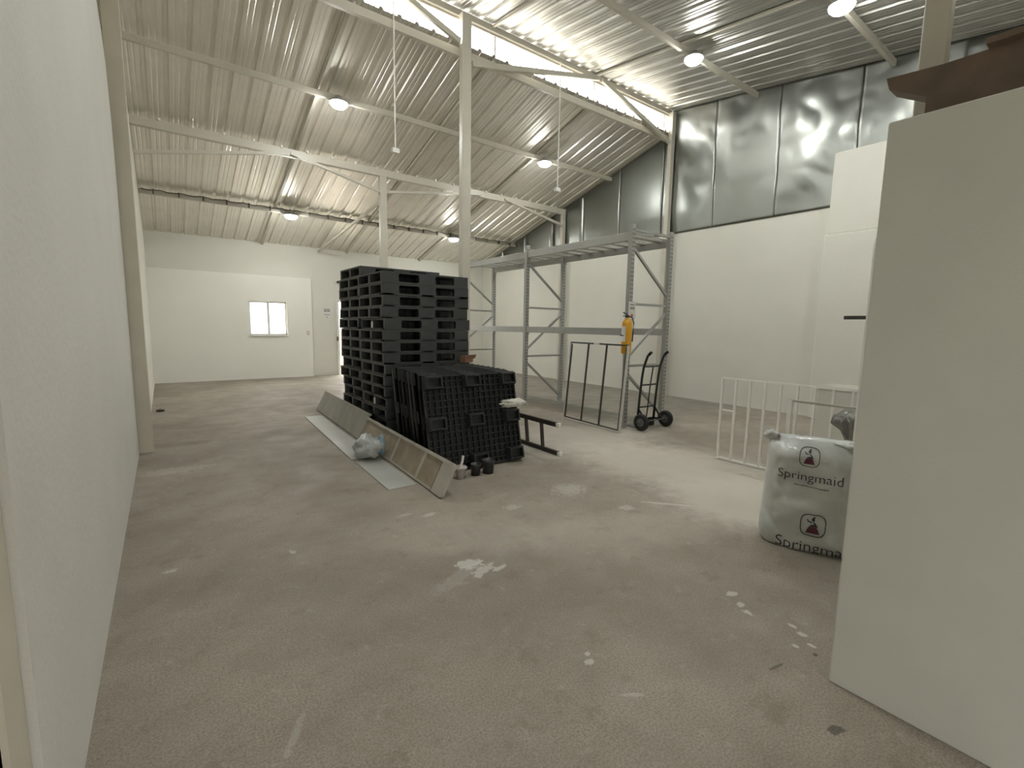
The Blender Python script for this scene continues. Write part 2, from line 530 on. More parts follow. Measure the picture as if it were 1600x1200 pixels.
roof('ceiling', YC-.05, YF+.35, lambda y: zfar(y)+.075, .262, .034, 3)
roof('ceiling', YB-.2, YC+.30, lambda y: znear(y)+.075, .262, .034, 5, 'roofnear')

# ------------------------------------------------------------------ clerestory window strip
cf = MB()
cf.box(XL, XR, YC-.02, YC+.04, 5.545, 5.655)          # sill beam face
cf.box(XL, XR, YC-.02, YC+.02, 6.045, 6.075)
cw = struct(cf.done('window_2', 'cream'))
for xx in (2.27, 4.5, 6.75, 8.9):
    MB().box(xx-.012, xx+.012, YC+.0, YC+.02, 5.655, 6.05).done('window_mullion', 'cream', cw)
rb = MB()
x = .1
while x < 9.0:
    rb.box(x-.004, x+.004, YC+.06, YC+.068, 5.66, 6.12); x += .19
rb.box(XL, XR, YC+.06, YC+.066, 5.90, 5.907)
g_ = rb.done('window_grille', 'galv', cw); 
# upper chord that carries the near roof's edge
tag(MB().box(XL, XR-.06, YC-.06, YC+.0, 6.075, 6.165).done('roof_beam', 'cream', bevel=.004),
    'cream upper beam along the top of the bright clerestory strip', 'beam', 'main roof beams')


def purlin(y, z, label, h=.09, wdt=.05, x0=XL-.0, x1=XR-.06, grp='cream roof purlins'):
    return tag(MB().box(x0, x1, y-wdt/2, y+wdt/2, z-h/2, z+h/2).done('roof_purlin', 'cream', bevel=.003), label, 'purlin', grp)


purlin(8.26, zfar(8.26)-.03, 'cream purlin crossing the far roof, highest below the clerestory strip')
purlin(12.16, zfar(12.16)-.03, 'cream purlin crossing the far roof, nearest the far wall, with cable looped on it')
tag(MB().box(XL, XR-.06, 9.86, 9.96, zfar(9.91)-.13, zfar(9.91)+.01).done('roof_beam', 'cream', bevel=.004),
    'cream beam carried by the thin post, halfway down the far roof', 'beam', 'main roof beams')
purlin(4.76, znear(4.76)-.02, 'cream purlin on the near roof, next to the clerestory strip')
purlin(2.70, znear(2.70)-.02, 'cream purlin on the near roof, passing the upper right lamp')
for yy in (.7, -1.3):
    pass
for x_, lab in ((2.22, 'thin rafter under the far roof left of the thin post'), (4.42, 'thin rafter under the far roof between the two free-standing posts'),
                (6.72, 'thin rafter under the far roof, right of the tall post'), (8.85, 'thin rafter under the far roof beside the metal clad wall')):
    tag(MB().bar((x_, YC+.05, zfar(YC+.05)+.035), (x_, YF-.02, zfar(YF-.02)+.035), .055, .05).done('roof_rafter', 'cream'), lab, 'rafter', 'rafters under the far roof')
for x_, lab in ((4.42, 'thin rafter under the near roof, rising to the clerestory above the tall post'), (6.72, 'thin rafter under the near roof beside the first near lamp')):
    tag(MB().bar((x_, .2, znear(.2)+.05), (x_, YC-.08, znear(YC-.08)+.05), .04, .03).done('roof_rafter', 'cream'), lab, 'rafter', 'rafters under the near roof')


# ------------------------------------------------------------------ posts and knee braces
def post(x, y, z1, wx, wy, label, mname='cream', base=True):
    t_ = thing('steel_post', label, 'post', (x, y, 0))
    MB().box(-wx/2, wx/2, -wy/2, wy/2, .008, z1).done('shaft', mname, t_, bevel=.006)
    if base: MB().box(-wx/2-.04, wx/2+.04, -wy/2-.04, wy/2+.04, 0, .010).done('base_plate', mname, t_)
    return t_


post(3.885, YC-.12, 6.09, .155, .10, 'tall cream square post reaching the clerestory, beside the pallet stack')
post(3.89, 9.91, zfar(9.91)-.13, .15, .10, 'thinner cream post behind the pallet stack, under the far beam')
post(9.02, YC-.12, 6.09, .11, .10, 'cream corner post on the metal clad wall behind the rack', base=False)
post(9.03, 9.91, zfar(9.91)-.13, .11, .10, 'cream post on the clad wall behind the rack top, farther from the camera', base=False)
tag(MB().box(XL-.02, -.17, 6.63, 6.78, 0, 6.15).done('wall_column', 'beige', bevel=.004), 'beige column on the left wall beside the plaster edge', 'column')
tag(MB().tube([(9.09, 6.50, 0.02), (9.09, 6.50, 4.0), (9.10, 6.5, 4.9)], .012).done('wall_conduit', 'darksteel'), 'thin dark conduit running up beside the corner post', 'pipe')
tag(MB().box(.45, .62, .0, .1, 0, 0.01).done('floor_scrap', 'darksteel', origin=(0, 0, 0)), 'x', 'x')
bpy.data.objects.remove(bpy.data.objects['floor_scrap'])


def brace(a, b, label, wdt=.06, h=.05):
    return tag(MB().bar(a, b, wdt, h).done('knee_brace', 'cream'), label, 'brace', 'knee braces under the roof beams')


brace((2.50, YC-.14, 6.08), (3.775, YC-.14, 5.67), 'knee brace left of the tall post, crossing the clerestory', .05, .075)
brace((3.995, YC-.14, 5.43), (6.72, YC-.14, 6.06), 'long knee brace right of the tall post, rising across the clerestory', .05, .075)
brace((6.82, YC-.14, 6.06), (8.93, YC-.14, 5.46), 'knee brace dropping to the corner post across the right end of the clerestory', .05, .075)
brace((2.10, 9.84, 4.63), (3.79, 9.84, 4.25), 'knee brace left of the thin post, up to the far beam')
brace((3.99, 9.84, 4.27), (6.30, 9.84, 4.63), 'knee brace right of the thin post, up to the far beam')
brace((7.00, 9.84, 4.63), (8.95, 9.84, 4.27), 'knee brace from the far beam down to the post on the clad wall')
brace((-.22, 9.84, 4.14), (2.03, 9.84, 4.61), 'knee brace from the left wall up to the far beam')
brace((3.87, 9.99, 4.09), (3.64, 14.14, 3.50), 'long brace from the thin post to the top of the far wall', .05, .05)

# cable hooked along the far purlin, clips
cb = MB()
pts = []
xx = -.2
zc = zfar(12.16)-.03
while xx < 8.9:
    pts.append((xx, 12.08, zc+.035+.012*math.sin(xx*17))); xx += .11
cb.tube(pts, .010, 6)
xx = .0
while xx < 8.9:
    cb.box(xx-.012, xx+.012, 12.06, 12.12, zc-.04, zc+.055); xx += .42
tag(cb.done('power_cable', 'wire'), 'dark cable clipped along the purlin nearest the far wall', 'cable')
cb = MB()
xx = .15
while xx < 8.9:
    cb.box(xx-.016, xx+.016, 9.83, 9.87, zfar(9.91)-.01, zfar(9.91)+.035); xx += .45
o_ = cb.done('beam_clip', 'white'); tag(o_, 'row of small pale clips along the far beam', 'clips'); o_['kind'] = 'stuff'

# ------------------------------------------------------------------ ceiling lamps
lamp_src = None
LAMPS = [
    (2.50, 8.19, zfar(8.19)-.06, 'round bright lamp on the upper left part of the far roof'),
    (6.88, 8.19, zfar(8.19)-.06, 'round bright lamp on the far roof right of the tall post'),
    (2.53, 12.07, zfar(12.07)-.06, 'round lamp near the far wall, above the window side'),
    (6.82, 12.07, zfar(12.07)-.06, 'round lamp near the far wall, just left of the tall post'),
    (6.90, 4.67, znear(4.67)-.05, 'round lamp on the near roof beside the clerestory strip'),
    (6.82, 2.62, znear(2.62)-.05, 'round lamp at the top right of the near roof'),
    (2.60, 4.67, znear(4.67)-.05, 'added unseen round lamp on the near roof above the camera view, toward the clerestory'),  # added out of view, carries the lamp grid on for more light
    (2.60, 2.62, znear(2.62)-.05, 'added unseen round lamp on the near roof above the foreground floor'),  # also added above the view to raise the light level
    (6.90, .60, znear(.6)-.05, 'added unseen round lamp on the near roof above the space behind the partition'),  # added out of view to brighten the near part of the hall
]
for (x, y, z, lab) in LAMPS:
    t_ = thing('ceiling_lamp', lab, 'lamp', (x, y, z), 0, 'round lamps under the roof')
    MB().lathe([(.03, .03), (.05, .02), (.075, -.02), (.140, -.06), (.148, -.085), (.136, -.085)], 24).done('lamp_housing', 'lamphouse', t_, smooth=True)
    MB().lathe([(.136, -.080), (.130, -.110), (.10, -.142), (.05, -.160), (.001, -.165)], 24).done('diffuser', 'lamp', t_, smooth=True)

# ------------------------------------------------------------------ hanging rods with boxes
for (x, z0, z1, lab) in ((2.765, 6.06, 3.95, 'thin white drop rod with a small box at its end, left of the tall post'),
                         (5.81, 6.06, 3.97, 'thin white drop rod with a small box at its end, right of the tall post')):
    t_ = thing('drop_rod', lab, 'rod', (x, YC-.10, 0), 0, 'white drop rods')
    MB().tube([(0, 0, z0), (0, 0, z1)], .011, 8).done('rod', 'white', t_)
    MB().box(-.05, .05, -.03, .03, z1-.06, z1).done('end_box', 'white', t_)

# ------------------------------------------------------------------ brown beam and white post on the near partition
tag(MB().prism([(2.40, .735, 2.515), (2.40, .722, 2.47), (2.40, .60, 2.40), (2.40, .60, 2.285), (2.40, YB, 2.285), (2.40, YB, 2.50), (2.40, .56, 2.50)], (.10, 0, 0))
    .box(2.355, 2.545, YB, .44, 2.50, 2.52).done('steel_beam', 'rust'), 'brown primed steel beam lying above the near partition wall', 'beam')
post(2.68, .66, 4.9, .055, .09, 'cream post rising behind the brown beam at the partition', base=True)

# ------------------------------------------------------------------ pallets
PW, PD, PH = 1.215, .885, .1435


def pallet_mesh():
    m = MB()
    # deck: perimeter + lattice
    m.box(0, PW, 0, PD, PH-.024, PH-.002)
    # bottom frame
    t0 = .020
    for (a, b_) in ((0, .10), (PD/2-.05, PD/2+.05), (PD-.10, PD)): m.box(0, PW, a, b_, 0, t0)
    for (a, b_) in ((0, .14), (PW/2-.08, PW/2+.08), (PW-.14, PW)): m.box(a, b_, 0, PD, 0, t0-.001)
    # nine blocks; long-side openings have cut corners
    for (a, b_) in ((0, .215), (PW*.405, PW*.595), (PW-.215, PW)):
        for (c, d) in ((0, .055), (PD/2-.035, PD/2+.035), (PD-.055, PD)):
            m.box(a, b_, c, d, t0-.002, PH-.022)
    for sgn, (a) in ((1, .215), (-1, PW*.405), (1, PW*.595), (-1, PW-.215)):
        for z, dz in ((t0, 1), (PH-.024, -1)):
            for (c, d) in ((0, .055), (PD-.055, PD)):
                m.prism([(a, c, z-dz*.002), (a+sgn*.016, c, z-dz*.002), (a, c, z+dz*.015)], (0, d-c, 0))
    # solid webs in the middle of both directions
    m.box(PW/2-.01, PW/2+.01, .05, PD-.05, t0-.002, PH-.022)
    m.box(.05, PW-.05, PD/2-.01, PD/2+.01, t0-.002, PH-.022)
    return m


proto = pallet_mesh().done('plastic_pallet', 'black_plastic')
pal_me = proto.data
bpy.data.objects.remove(proto)
ORD = ['topmost', 'second', 'third', 'fourth', 'fifth', 'sixth', 'seventh', 'eighth', 'ninth', 'tenth', 'eleventh', 'twelfth', 'thirteenth', 'fourteenth', 'fifteenth', 'sixteenth']
rp = random.Random(11)


def stack(x0, y0, n, lean, name, grp, jut):
    for k in range(n):
        z = k*PH
        o = bpy.data.objects.new('plastic_pallet', pal_me); COL.objects.link(o)
        f = k/(n-1)
        dx = -lean*f+rp.uniform(-.012, .012)+jut.get(n-1-k, 0)
        dy = rp.uniform(-.004, .004)
        o.location = (x0+dx, y0+dy, z)
        o.rotation_euler = (0, 0, rp.uniform(-.006, .006))
        d = n-1-k
        lab = ('black plastic pallet, %s from the top of the %s stack' % (ORD[d], name)) if d else 'black plastic pallet, topmost of the %s stack' % name
        if d == n-1: lab = 'black plastic pallet on the floor, bottom of the %s stack' % name
        tag(o, lab, 'pallet', grp)
        yield o, d


STK = []
for o, d in stack(2.215, 5.60, 15, .05, 'nearer tall', 'pallets in the nearer tall stack', {4: .02, 3: -.02, 0: .01}):
    if d in (4, 11):
        MB().box(-.004, 0, PD/2-.03, PD/2+.03, .02, .10).done('sticker', 'whiteplastic', o)['label'] = 'small white sticker'
for o, d in stack(2.225, 6.515, 16, .03, 'farther tall', 'pallets in the farther tall stack', {5: -.03, 10: -.02, 0: .03}):
    pass

# leaning pallets: footed, standing on edge. local: x width, y thickness (feet towards -y), z height
LW, LH, LT = 1.15, 1.0, .128


def leaning_mesh():
    m = MB()
    m.box(0, LW, .098, .106, 0, LH)
    # lattice ribs
    x_ = 0
    while x_ <= LW+.001:
        m.box(max(0, x_-.005), min(LW, x_+.005), .068, .10, 0, LH); x_ += LW/17
    z_ = 0
    while z_ <= LH+.001:
        m.box(0, LW, .068, .10, max(0, z_-.005), min(LH, z_+.005)); z_ += LH/15
    m.box(0, LW, .06, .106, 0, .02).box(0, LW, .06, .106, LH-.02, LH).box(0, .02, .06, .106, 0, LH).box(LW-.02, LW, .06, .106, 0, LH)
    for xx_ in (0.005, LW/2-.11, LW-.215):
        for zz in (0.003, LH/2-.075, LH-.155):
            w_ = .21; h_ = .15
            a = [(xx_, .07, zz), (xx_+w_, .07, zz), (xx_+w_, .07, zz+h_), (xx_, .07, zz+h_)]
            i_ = .014
            b_ = [(xx_+i_, .0, zz+i_), (xx_+w_-i_, .0, zz+i_), (xx_+w_-i_, .0, zz+h_-i_), (xx_+i_, .0, zz+h_-i_)]
            j_ = .03
            c_ = [(xx_+j_, .0, zz+j_), (xx_+w_-j_, .0, zz+j_), (xx_+w_-j_, .0, zz+h_-j_), (xx_+j_, .0, zz+h_-j_)]
            e_ = [(p[0], .05, p[2]) for p in c_]
            V = [[m.bm.verts.new(p) for p in q] for q in (a, b_, c_, e_)]
            for p, q in zip(V[:-1], V[1:]):
                for k in range(4): m.bm.faces.new((p[k], p[(k+1) % 4], q[(k+1) % 4], q[k]))
            m.bm.faces.new(V[3]); m.bm.faces.new(V[0][::-1])
    return m


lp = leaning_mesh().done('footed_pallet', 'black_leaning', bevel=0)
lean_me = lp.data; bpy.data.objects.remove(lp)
LY = [4.02+.134*i for i in range(9)]
lo = ['front', 'second', 'third', 'fourth', 'fifth', 'sixth', 'seventh', 'eighth', 'rearmost']
LXs = [2.00, 2.02, 2.07, 2.08, 2.10, 2.12, 2.13, 2.135, 2.14]
TILT = math.radians(12.5)
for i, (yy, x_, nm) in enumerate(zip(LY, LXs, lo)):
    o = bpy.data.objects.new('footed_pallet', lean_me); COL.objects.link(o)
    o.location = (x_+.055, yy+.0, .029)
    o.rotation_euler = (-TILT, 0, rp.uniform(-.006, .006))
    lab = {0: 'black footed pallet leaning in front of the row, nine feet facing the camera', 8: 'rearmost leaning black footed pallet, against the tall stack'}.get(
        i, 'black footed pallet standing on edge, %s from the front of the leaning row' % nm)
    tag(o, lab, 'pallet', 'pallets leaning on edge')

# rag on the front pallet's foot, cardboard on top of the row
rg = MB().blob((3.04, 4.06, .665), (.15, .07, .045), 3, .5, 3, 4)
tag(rg.done('white_rag', 'cloth', smooth=True), 'crumpled white rag lying on a foot of the leaning pallets', 'rag')
t_ = thing('cardboard_piece', 'small brown cardboard box on top of the leaning pallets by the stack', 'box', (3.24, 5.42, 1.008), .3)
MB().box(0, .16, 0, .10, 0, .085).done('box_body', 'carton', t_)
MB().box(0, .16, -.004, .0, .06, .12, Matrix.Rotation(.5, 4, 'X')).done('flap', 'carton', t_)

# ------------------------------------------------------------------ ladder on its side
lt = thing('ladder', 'dark ladder lying on its edge beside the pallets, white end caps', 'ladder', (3.66, 3.96, 0))
LN = 2.3
lmx = Matrix.Rotation(math.radians(-6), 4, 'Y')
for z_ in (.022, .375):
    p0 = lmx @ Vector((0, 0, z_)); p1 = lmx @ Vector((0, LN, z_))
    MB().bar(p0, p1, .035, .055).done('rail', 'ladder', lt, bevel=.003)
    MB().bar(p0+Vector((0, -.035, 0)), p0+Vector((0, .02, 0)), .045, .05).done('end_cap', 'white', lt, bevel=.008)
for k in range(7):
    y_ = .30+.30*k
    MB().bar(lmx @ Vector((0, y_, .03)), lmx @ Vector((0, y_, .365)), .022, .04).done('rung', 'ladder', lt)

# ------------------------------------------------------------------ long boards, flat sheets, small bag
A = Vector((1.85, 3.50, 0)); Bv = Vector((2.06, 8.52, 0))
dirv = (Bv-A).normalized(); sidev = Vector((dirv.y, -dirv.x, 0))


def board_mx(s, off=0, tilt=27):
    """local x: along board, y: thickness (towards pallets), z: up the board"""
    a = math.radians(tilt)
    upv = (Vector((0, 0, 1))*math.cos(a)+sidev*math.sin(a))
    nv = dirv.cross(upv).normalized()
    o = A+dirv*s+sidev*off
    return Matrix(((dirv.x, nv.x, upv.x, o.x), (dirv.y, nv.y, upv.y, o.y), (dirv.z, nv.z, upv.z, o.z+.012), (0, 0, 0, 1)))


BH = .31
bt = thing('long_panel', 'long cream framed panel with brown insets leaning at the pallet foot', 'panel')
mx = board_mx(0)
m = MB()
m.box(0, 2.45, .0, .028, 0, .02, mx).box(0, 2.45, -.01, .034, BH-.028, BH, mx)
m.box(0, .20, -.008, .03, 0.0, BH-.028, mx).box(2.43, 2.45, 0, .03, 0, BH-.028, mx)
m.done('panel_frame', 'boardframe', bt)
for (a, b_) in ((.225, .58), (.60, 1.28), (1.30, 2.42)):
    MB().box(a, b_, .008, .022, .02, BH-.028, mx).done('panel_inset', 'boardpanel', bt)
for s in (.59, 1.29):
    MB().box(s-.022, s+.022, .0, .008, .02, BH-.028, mx).done('panel_strip', 'boardframe', bt)
MB().box(.203, .222, -.002, .024, .0, BH-.028, mx).done('panel_gap', 'rackdark', bt)
mx2 = board_mx(2.47)
tb = thing('long_panel', 'long plain grey panel leaning in line behind the brown inset one', 'panel')
MB().box(0, 2.5, 0, .022, 0, BH+.03, mx2).done('panel_face', 'boardgrey', tb)
MB().box(0, 2.5, -.006, .03, BH+.03, BH+.05, mx2).done('panel_edge', 'boardframe', tb)


def flat_sheet(pts, z, th, label):
    return tag(MB().prism([(p[0], p[1], z) for p in pts], (0, 0, th)).done('white_sheet', 'sheetwhite'), label, 'sheet', 'white sheets on the floor')


flat_sheet([(1.56, 3.95), (1.835, 3.95), (1.875, 5.00), (1.60, 5.02)], .001, .009, 'white sheet lying on the floor at the near end of the panel')
flat_sheet([(1.585, 5.06), (1.86, 5.10), (1.985, 7.85), (1.74, 7.88)], .001, .014, 'longer white sheet on the floor with the small plastic bag at its end')
pb = thing('plastic_bag', 'small crumpled white plastic bag on the floor sheets', 'bag', (1.775, 5.06, .026))
MB().blob((0, 0, .105), (.14, .21, .13), 5, .34, 1.7, 4).done('bag_body', 'bagwhite', pb, smooth=True)
MB().blob((.09, -.12, .13), (.03, .06, .12), 6, .4, 2, 3).done('bag_fold', 'bagblue', pb, smooth=True)['label'] = 'blue tinted fold'
pb.rotation_euler = (0, 0, .1)

# ------------------------------------------------------------------ buckets
bk = thing('paint_bucket', 'small stained white bucket with brush, by the panel end', 'bucket', (2.285, 3.90, 0))
MB().lathe([(.040, 0), (.046, .09), (.062, .095), (.066, .105), (.060, .118), (.045, .12)], 20).done('bucket_body', 'bucketwhite', bk, smooth=True)
MB().tube([(0, 0, .11), (.012, -.01, .17), (.02, -.012, .225)], .013, 8).done('brush_handle', 'white', bk)
MB().tube([(-.04, 0, .12), (-.055, 0, .155), (-.03, 0, .17), (-.01, 0, .16)], .003, 6).done('bail_handle', 'darksteel', bk)
for (x_, y_, s, lab) in ((2.46, 3.90, .92, 'smaller black bucket next to the white one'), (2.605, 3.89, 1.12, 'larger black bucket, right of the smaller one')):
    b_ = thing('black_bucket', lab, 'bucket', (x_, y_, 0), 0, 'black buckets by the pallets')
    MB().lathe([(.050*s, 0), (.056*s, .10*s), (.060*s, .105*s), (.060*s, .125*s), (.054*s, .125*s), (.052*s, .04*s), (.01, .035*s)], 24).done('bucket_body', 'bucketblack', b_, smooth=True)
    MB().tube([(.058*s*math.cos(a), .058*s*math.sin(a), .118*s+.006) for a in [math.pi*k/8 for k in range(9)]], .003, 6).done('bail_handle', 'darksteel', b_)

# ------------------------------------------------------------------ pallet rack
RX0, RX1 = 5.55, 6.47
RY = (4.60, 7.05, 9.50)
ZT, ZM = 2.83, 1.45
rack = thing('pallet_rack', 'tall grey steel storage rack with wire deck along the right wall', 'rack', (RX0, RY[0], 0))


def rp_(m, name, mn, parent=None, **k):
    o = m.done(name, mn, None, **k)
    o.parent = rack if parent is None else parent
    if parent is None: o.matrix_parent_inverse = Matrix.Translation((-RX0, -RY[0], 0))
    return o


for yy in RY:
    for x_ in (RX0, RX1):
        m = MB()
        u = rp_(MB().box(x_-.04, x_+.04, yy-.035, yy+.035, .006, 3.0), 'upright', 'rackgrey', bevel=.006)
        s_ = MB()
        z_ = .10
        while z_ < 2.97:
            for dx in (-.018, .018): s_.box(x_+dx-.006, x_+dx+.006, yy-.0365, yy-.0335, z_-.014, z_+.014)
            z_ += .06
        so = s_.done('slot_row', 'rackdark', u)
        so.matrix_parent_inverse = Matrix.Identity(4)
        so['kind'] = 'stuff'
        rp_(MB().box(x_-.07, x_+.07, yy-.06, yy+.06, 0, .008), 'foot_plate', 'rackgrey')
    for a, b_ in (((RX0, 2.68), (RX1, 2.02)), ((RX0, 1.86), (RX1, 1.86)), ((RX1, 1.74), (RX0, 1.08)), ((RX0, .94), (RX1, .94)), ((RX0, .82), (RX1, .13)), ((RX0, 2.93), (RX1, 2.93))):
        s = 1 if b_[0] > a[0] else -1
        rp_(MB().bar((a[0]+s*.03, yy, a[1]), (b_[0]-s*.03, yy, b_[1]), .035, .035), 'brace', 'rackgrey')
for y0, y1 in zip(RY[:-1], RY[1:]):
    for x_ in (RX0, RX1):
        for z_ in (ZT, ZM):
            xo = x_
            rp_(MB().box(xo-.025, xo+.025, y0+.04, y1-.04, z_-.055, z_+.055), 'load_beam', 'rackgrey', bevel=.004)
            for ye in (y0+.037, y1-.043):
                rp_(MB().box(xo-.035, xo+.045, ye, ye+.006, z_-.10, z_+.07), 'beam_connector', 'rackgrey')
    dk = MB()
    y_ = y0+.06
    while y_ < y1-.06:
        dk.box(RX0-.02, RX1+.02, y_-.004, y_+.004, ZT+.056, ZT+.064); y_ += .05
    y_ = y0+.2
    while y_ < y1-.1:
        dk.box(RX0-.02, RX1+.02, y_-.05, y_+.05, ZT+.040, ZT+.058); y_ += .30
    for k in range(12):
        x_ = RX0+(RX1-RX0)*k/11; dk.box(x_-.004, x_+.004, y0+.05, y1-.05, ZT+.064, ZT+.070)
    rp_(dk, 'wire_deck', 'galv')
# farther bay running on behind the pallet stack
sgn = thing('wall_sign', 'small white notice with red arrow on the rack upright above the extinguisher', 'sign', (RX0+.035, RY[0]-.037, 1.645), 0)
MB().box(-.085, .065, -.006, 0, -.01, .25).done('sign_board', 'whiteplastic', sgn)
MB().box(-.062, .042, -.008, -.006, .195, .212).box(-.055, -.03, -.008, -.006, .135, .17).box(-.022, .003, -.008, -.006, .135, .17).box(.011, .036, -.008, -.006, .135, .17).done('sign_print', 'signgrey', sgn)
MB().prism([(-.05, -.008, .05), (.03, -.008, .05), (-.01, -.008, .02)], (0, .002, 0)).box(-.02, 0, -.008, -.006, .045, .075).done('red_arrow', 'signred', sgn)['label'] = 'red arrow'

ex = thing('fire_extinguisher', 'yellow fire extinguisher hanging on the front rack upright', 'extinguisher', (RX0-.118, RY[0]-.082, 1.13))
MB().lathe([(.055, 0), (.070, .012), (.073, .03), (.073, .44), (.062, .475), (.035, .50), (.024, .51), (.022, .53)], 28).done('cylinder', 'yellow', ex, smooth=True)
MB().lathe([(.022, .525), (.028, .53), (.028, .56), (.018, .565)], 16).done('valve', 'darksteel', ex)
MB().bar((0, 0, .56), (-.07, .02, .60), .018, .012).bar((0, 0, .545), (-.07, .02, .55), .018, .01).done('lever', 'black', ex)
MB().tube([(.02, .0, .545), (.045, -.05, .53), (.055, -.075, .45), (.050, -.072, .30), (.046, -.070, .18)], .009, 8).done('hose', 'black', ex)
lb = MB()
bmv = []
for k in range(9):
    a = math.radians(128+k*10)
    bmv.append([lb.bm.verts.new((.0738*math.cos(a), .0738*math.sin(a), z)) for z in (.18, .40)])
for p, q in zip(bmv[:-1], bmv[1:]): lb.bm.faces.new((p[0], q[0], q[1], p[1]))
lb.done('paper_label', 'whiteplastic', ex)['label'] = 'pale instruction label'
MB().box(.060, .077, .02, .06, .42, .47).box(-.075, .074, -.003, .06, .26, .275).done('bracket', 'darksteel', ex)

# ------------------------------------------------------------------ leaning window-like frame
P0 = Vector((5.27, 5.62, .012)); P1 = Vector((5.19, 4.37, .012))
T = Vector((.13, 0.01, 1.245))
fr = thing('metal_frame', 'light metal frame with two dark bars, leaning on the rack', 'frame')
e = (P1-P0)


def fp(u, v): return P0+e*u+T*v


nvec = e.cross(T).normalized()
MB().bar(fp(0, 0), fp(0, .74), .018, .03, nvec).bar(fp(0, .74), fp(0, 1)+Vector((0, .02, 0)), .018, .03, nvec).done('stile', 'silver', fr)
MB().bar(fp(1, 0), fp(1, 1), .026, .03, nvec).done('stile', 'silver', fr)
MB().bar(fp(0, 0), fp(1, 0), .016, .03, nvec).done('bottom_rail', 'silver', fr)
MB().bar(fp(0, 1), fp(1, 1), .022, .03, nvec).done('top_rail', 'darksteel', fr)
MB().bar(fp(.44, 1)+Vector((-.004, 0, .004)), fp(.54, 1)+Vector((-.004, 0, .004)), .026, .034, nvec).done('tape_patch', 'silver', fr)
MB().bar(fp(.018, .02), fp(.018, .98), .018, .018, nvec).done('inner_bar', 'darksteel', fr)
MB().bar(fp(.975, .02), fp(.975, .98), .014, .018, nvec).done('inner_bar', 'darksteel', fr)
MB().bar(fp(.02, .02), fp(.98, .02), .018, .018, nvec).done('inner_bar', 'darksteel', fr)
for u in (.335, .655):
    MB().bar(fp(u, .01), fp(u, .99), .022, .022, nvec).done('middle_bar', 'darksteel', fr)

# ------------------------------------------------------------------ hand truck
ht = thing('hand_truck', 'black two-wheeled hand truck parked by the rack end', 'hand truck', (5.90, 4.36, 0))
XA, XB = -.20, .19
for x_ in (XA, XB):
    MB().tube([(x_, .10, .10), (x_, .08, .45), (x_, .05, .80), (x_, .03, .93), (x_, .00, 1.02), (x_, -.03, 1.10), (x_, -.08, 1.15)], .019, 10).done('side_rail', 'truckblack', ht, smooth=True)
    MB().tube([(x_, -.05, 1.122), (x_, -.095, 1.162)], .021, 10).done('grip', 'rubber', ht)
for z_, y_ in ((.94, .03), (.66, .065), (.32, .09)):
    MB().tube([(XA, y_, z_), ((XA+XB)/2, y_-.02, z_), (XB, y_, z_)], .013, 8).done('cross_bar', 'truckblack', ht)
MB().tube([(-.005, .01, .93), (-.005, .045, .66), (-.005, .07, .32), (-.005, .09, .12)], .010, 8).done('centre_bar', 'truckblack', ht)
MB().box(-.22, .21, .10, .34, .004, .012).box(-.22, .21, .095, .103, .004, .14).done('toe_plate', 'truckblack', ht)
MB().tube([(-.36, -.05, .125), (.35, -.05, .125)], .010, 8).done('axle', 'hub', ht)
for x_ in (XA, XB):
    MB().bar((x_, .09, .30), (x_, -.05, .125), .012, .03).bar((x_, .10, .12), (x_, -.05, .125), .012, .03).done('axle_bracket', 'truckblack', ht)
for x_ in (-.30, .29):
    mxr = Matrix.Translation((x_, -.05, .125)) @ Matrix.Rotation(math.pi/2, 4, 'Y')
    wh = MB().lathe([(.062, -.024), (.085, -.036), (.112, -.034), (.124, -.018), (.125, 0), (.124, .018), (.112, .034), (.085, .036), (.062, .024)], 32, mxr).done('wheel', 'rubber', ht, smooth=True)
    MB().lathe([(.018, -.040), (.022, -.036), (.058, -.026), (.064, -.030), (.064, .030), (.058, .026), (.022, .036), (.018, .040)], 24, mxr).done('wheel_hub', 'hub', wh, smooth=True)

# ------------------------------------------------------------------ white railing panel, gate frame, low box
rl = thing('railing_panel', 'white barred metal railing panel standing on the floor behind the plastic sack', 'railing', (5.15, 2.85, 0))
LG = 1.44
MB().bar((0, 0, .015), (0, -LG, .015), .022, .022).done('bottom_rail', 'white', rl)
MB().bar((0, 0, .955), (0, -LG, .955), .018, .018).done('top_rail', 'white', rl)
for k in range(10):
    MB().bar((0, -.16*k, .02), (0, -.16*k, .95), .023 if k else .028, .023, (0, 1, 0)).done('bar', 'white', rl)
MB().bar((0, 0, .585), (0, -.16, .585), .016, .016).done('short_rail', 'white', rl)
MB().box(-.03, .03, -.02, .02, 0, .012).box(-.03, .03, -LG-.02, -LG+.02, 0, .012).done('foot', 'white', rl)

gf = thing('gate_frame', 'white metal gate frame with tall post and low rail beside the partition edge', 'gate', (4.4, 1.30, 0))
MB().bar((0, -.005, 0), (0, -.005, 2.19), .03, .03, (0, 1, 0)).done('tall_post', 'white', gf)
MB().bar((0, .50, 0), (0, .50, .90), .035, .035, (0, 1, 0)).done('short_post', 'white', gf)
MB().bar((0, .0, .895), (0, .52, .895), .024, .018).done('rail', 'boardframe', gf)
MB().bar((0, .01, 1.615), (0, .16, 1.615), .022, .028).done('bolt', 'darksteel', gf)['label'] = 'dark protruding bolt'
sb = thing('storage_box', 'low white box with a darker lid behind the white railing panel', 'box', (6.2, 1.9, 0))
MB().box(-.2, .2, -.28, .28, 0, .86).done('box_body', 'plaster', sb, bevel=.005)
MB().box(-.22, .22, -.30, .30, .86, .885).done('lid', 'boardframe', sb, bevel=.004)['label'] = 'darker lid'  # lid in a darker tone than the body

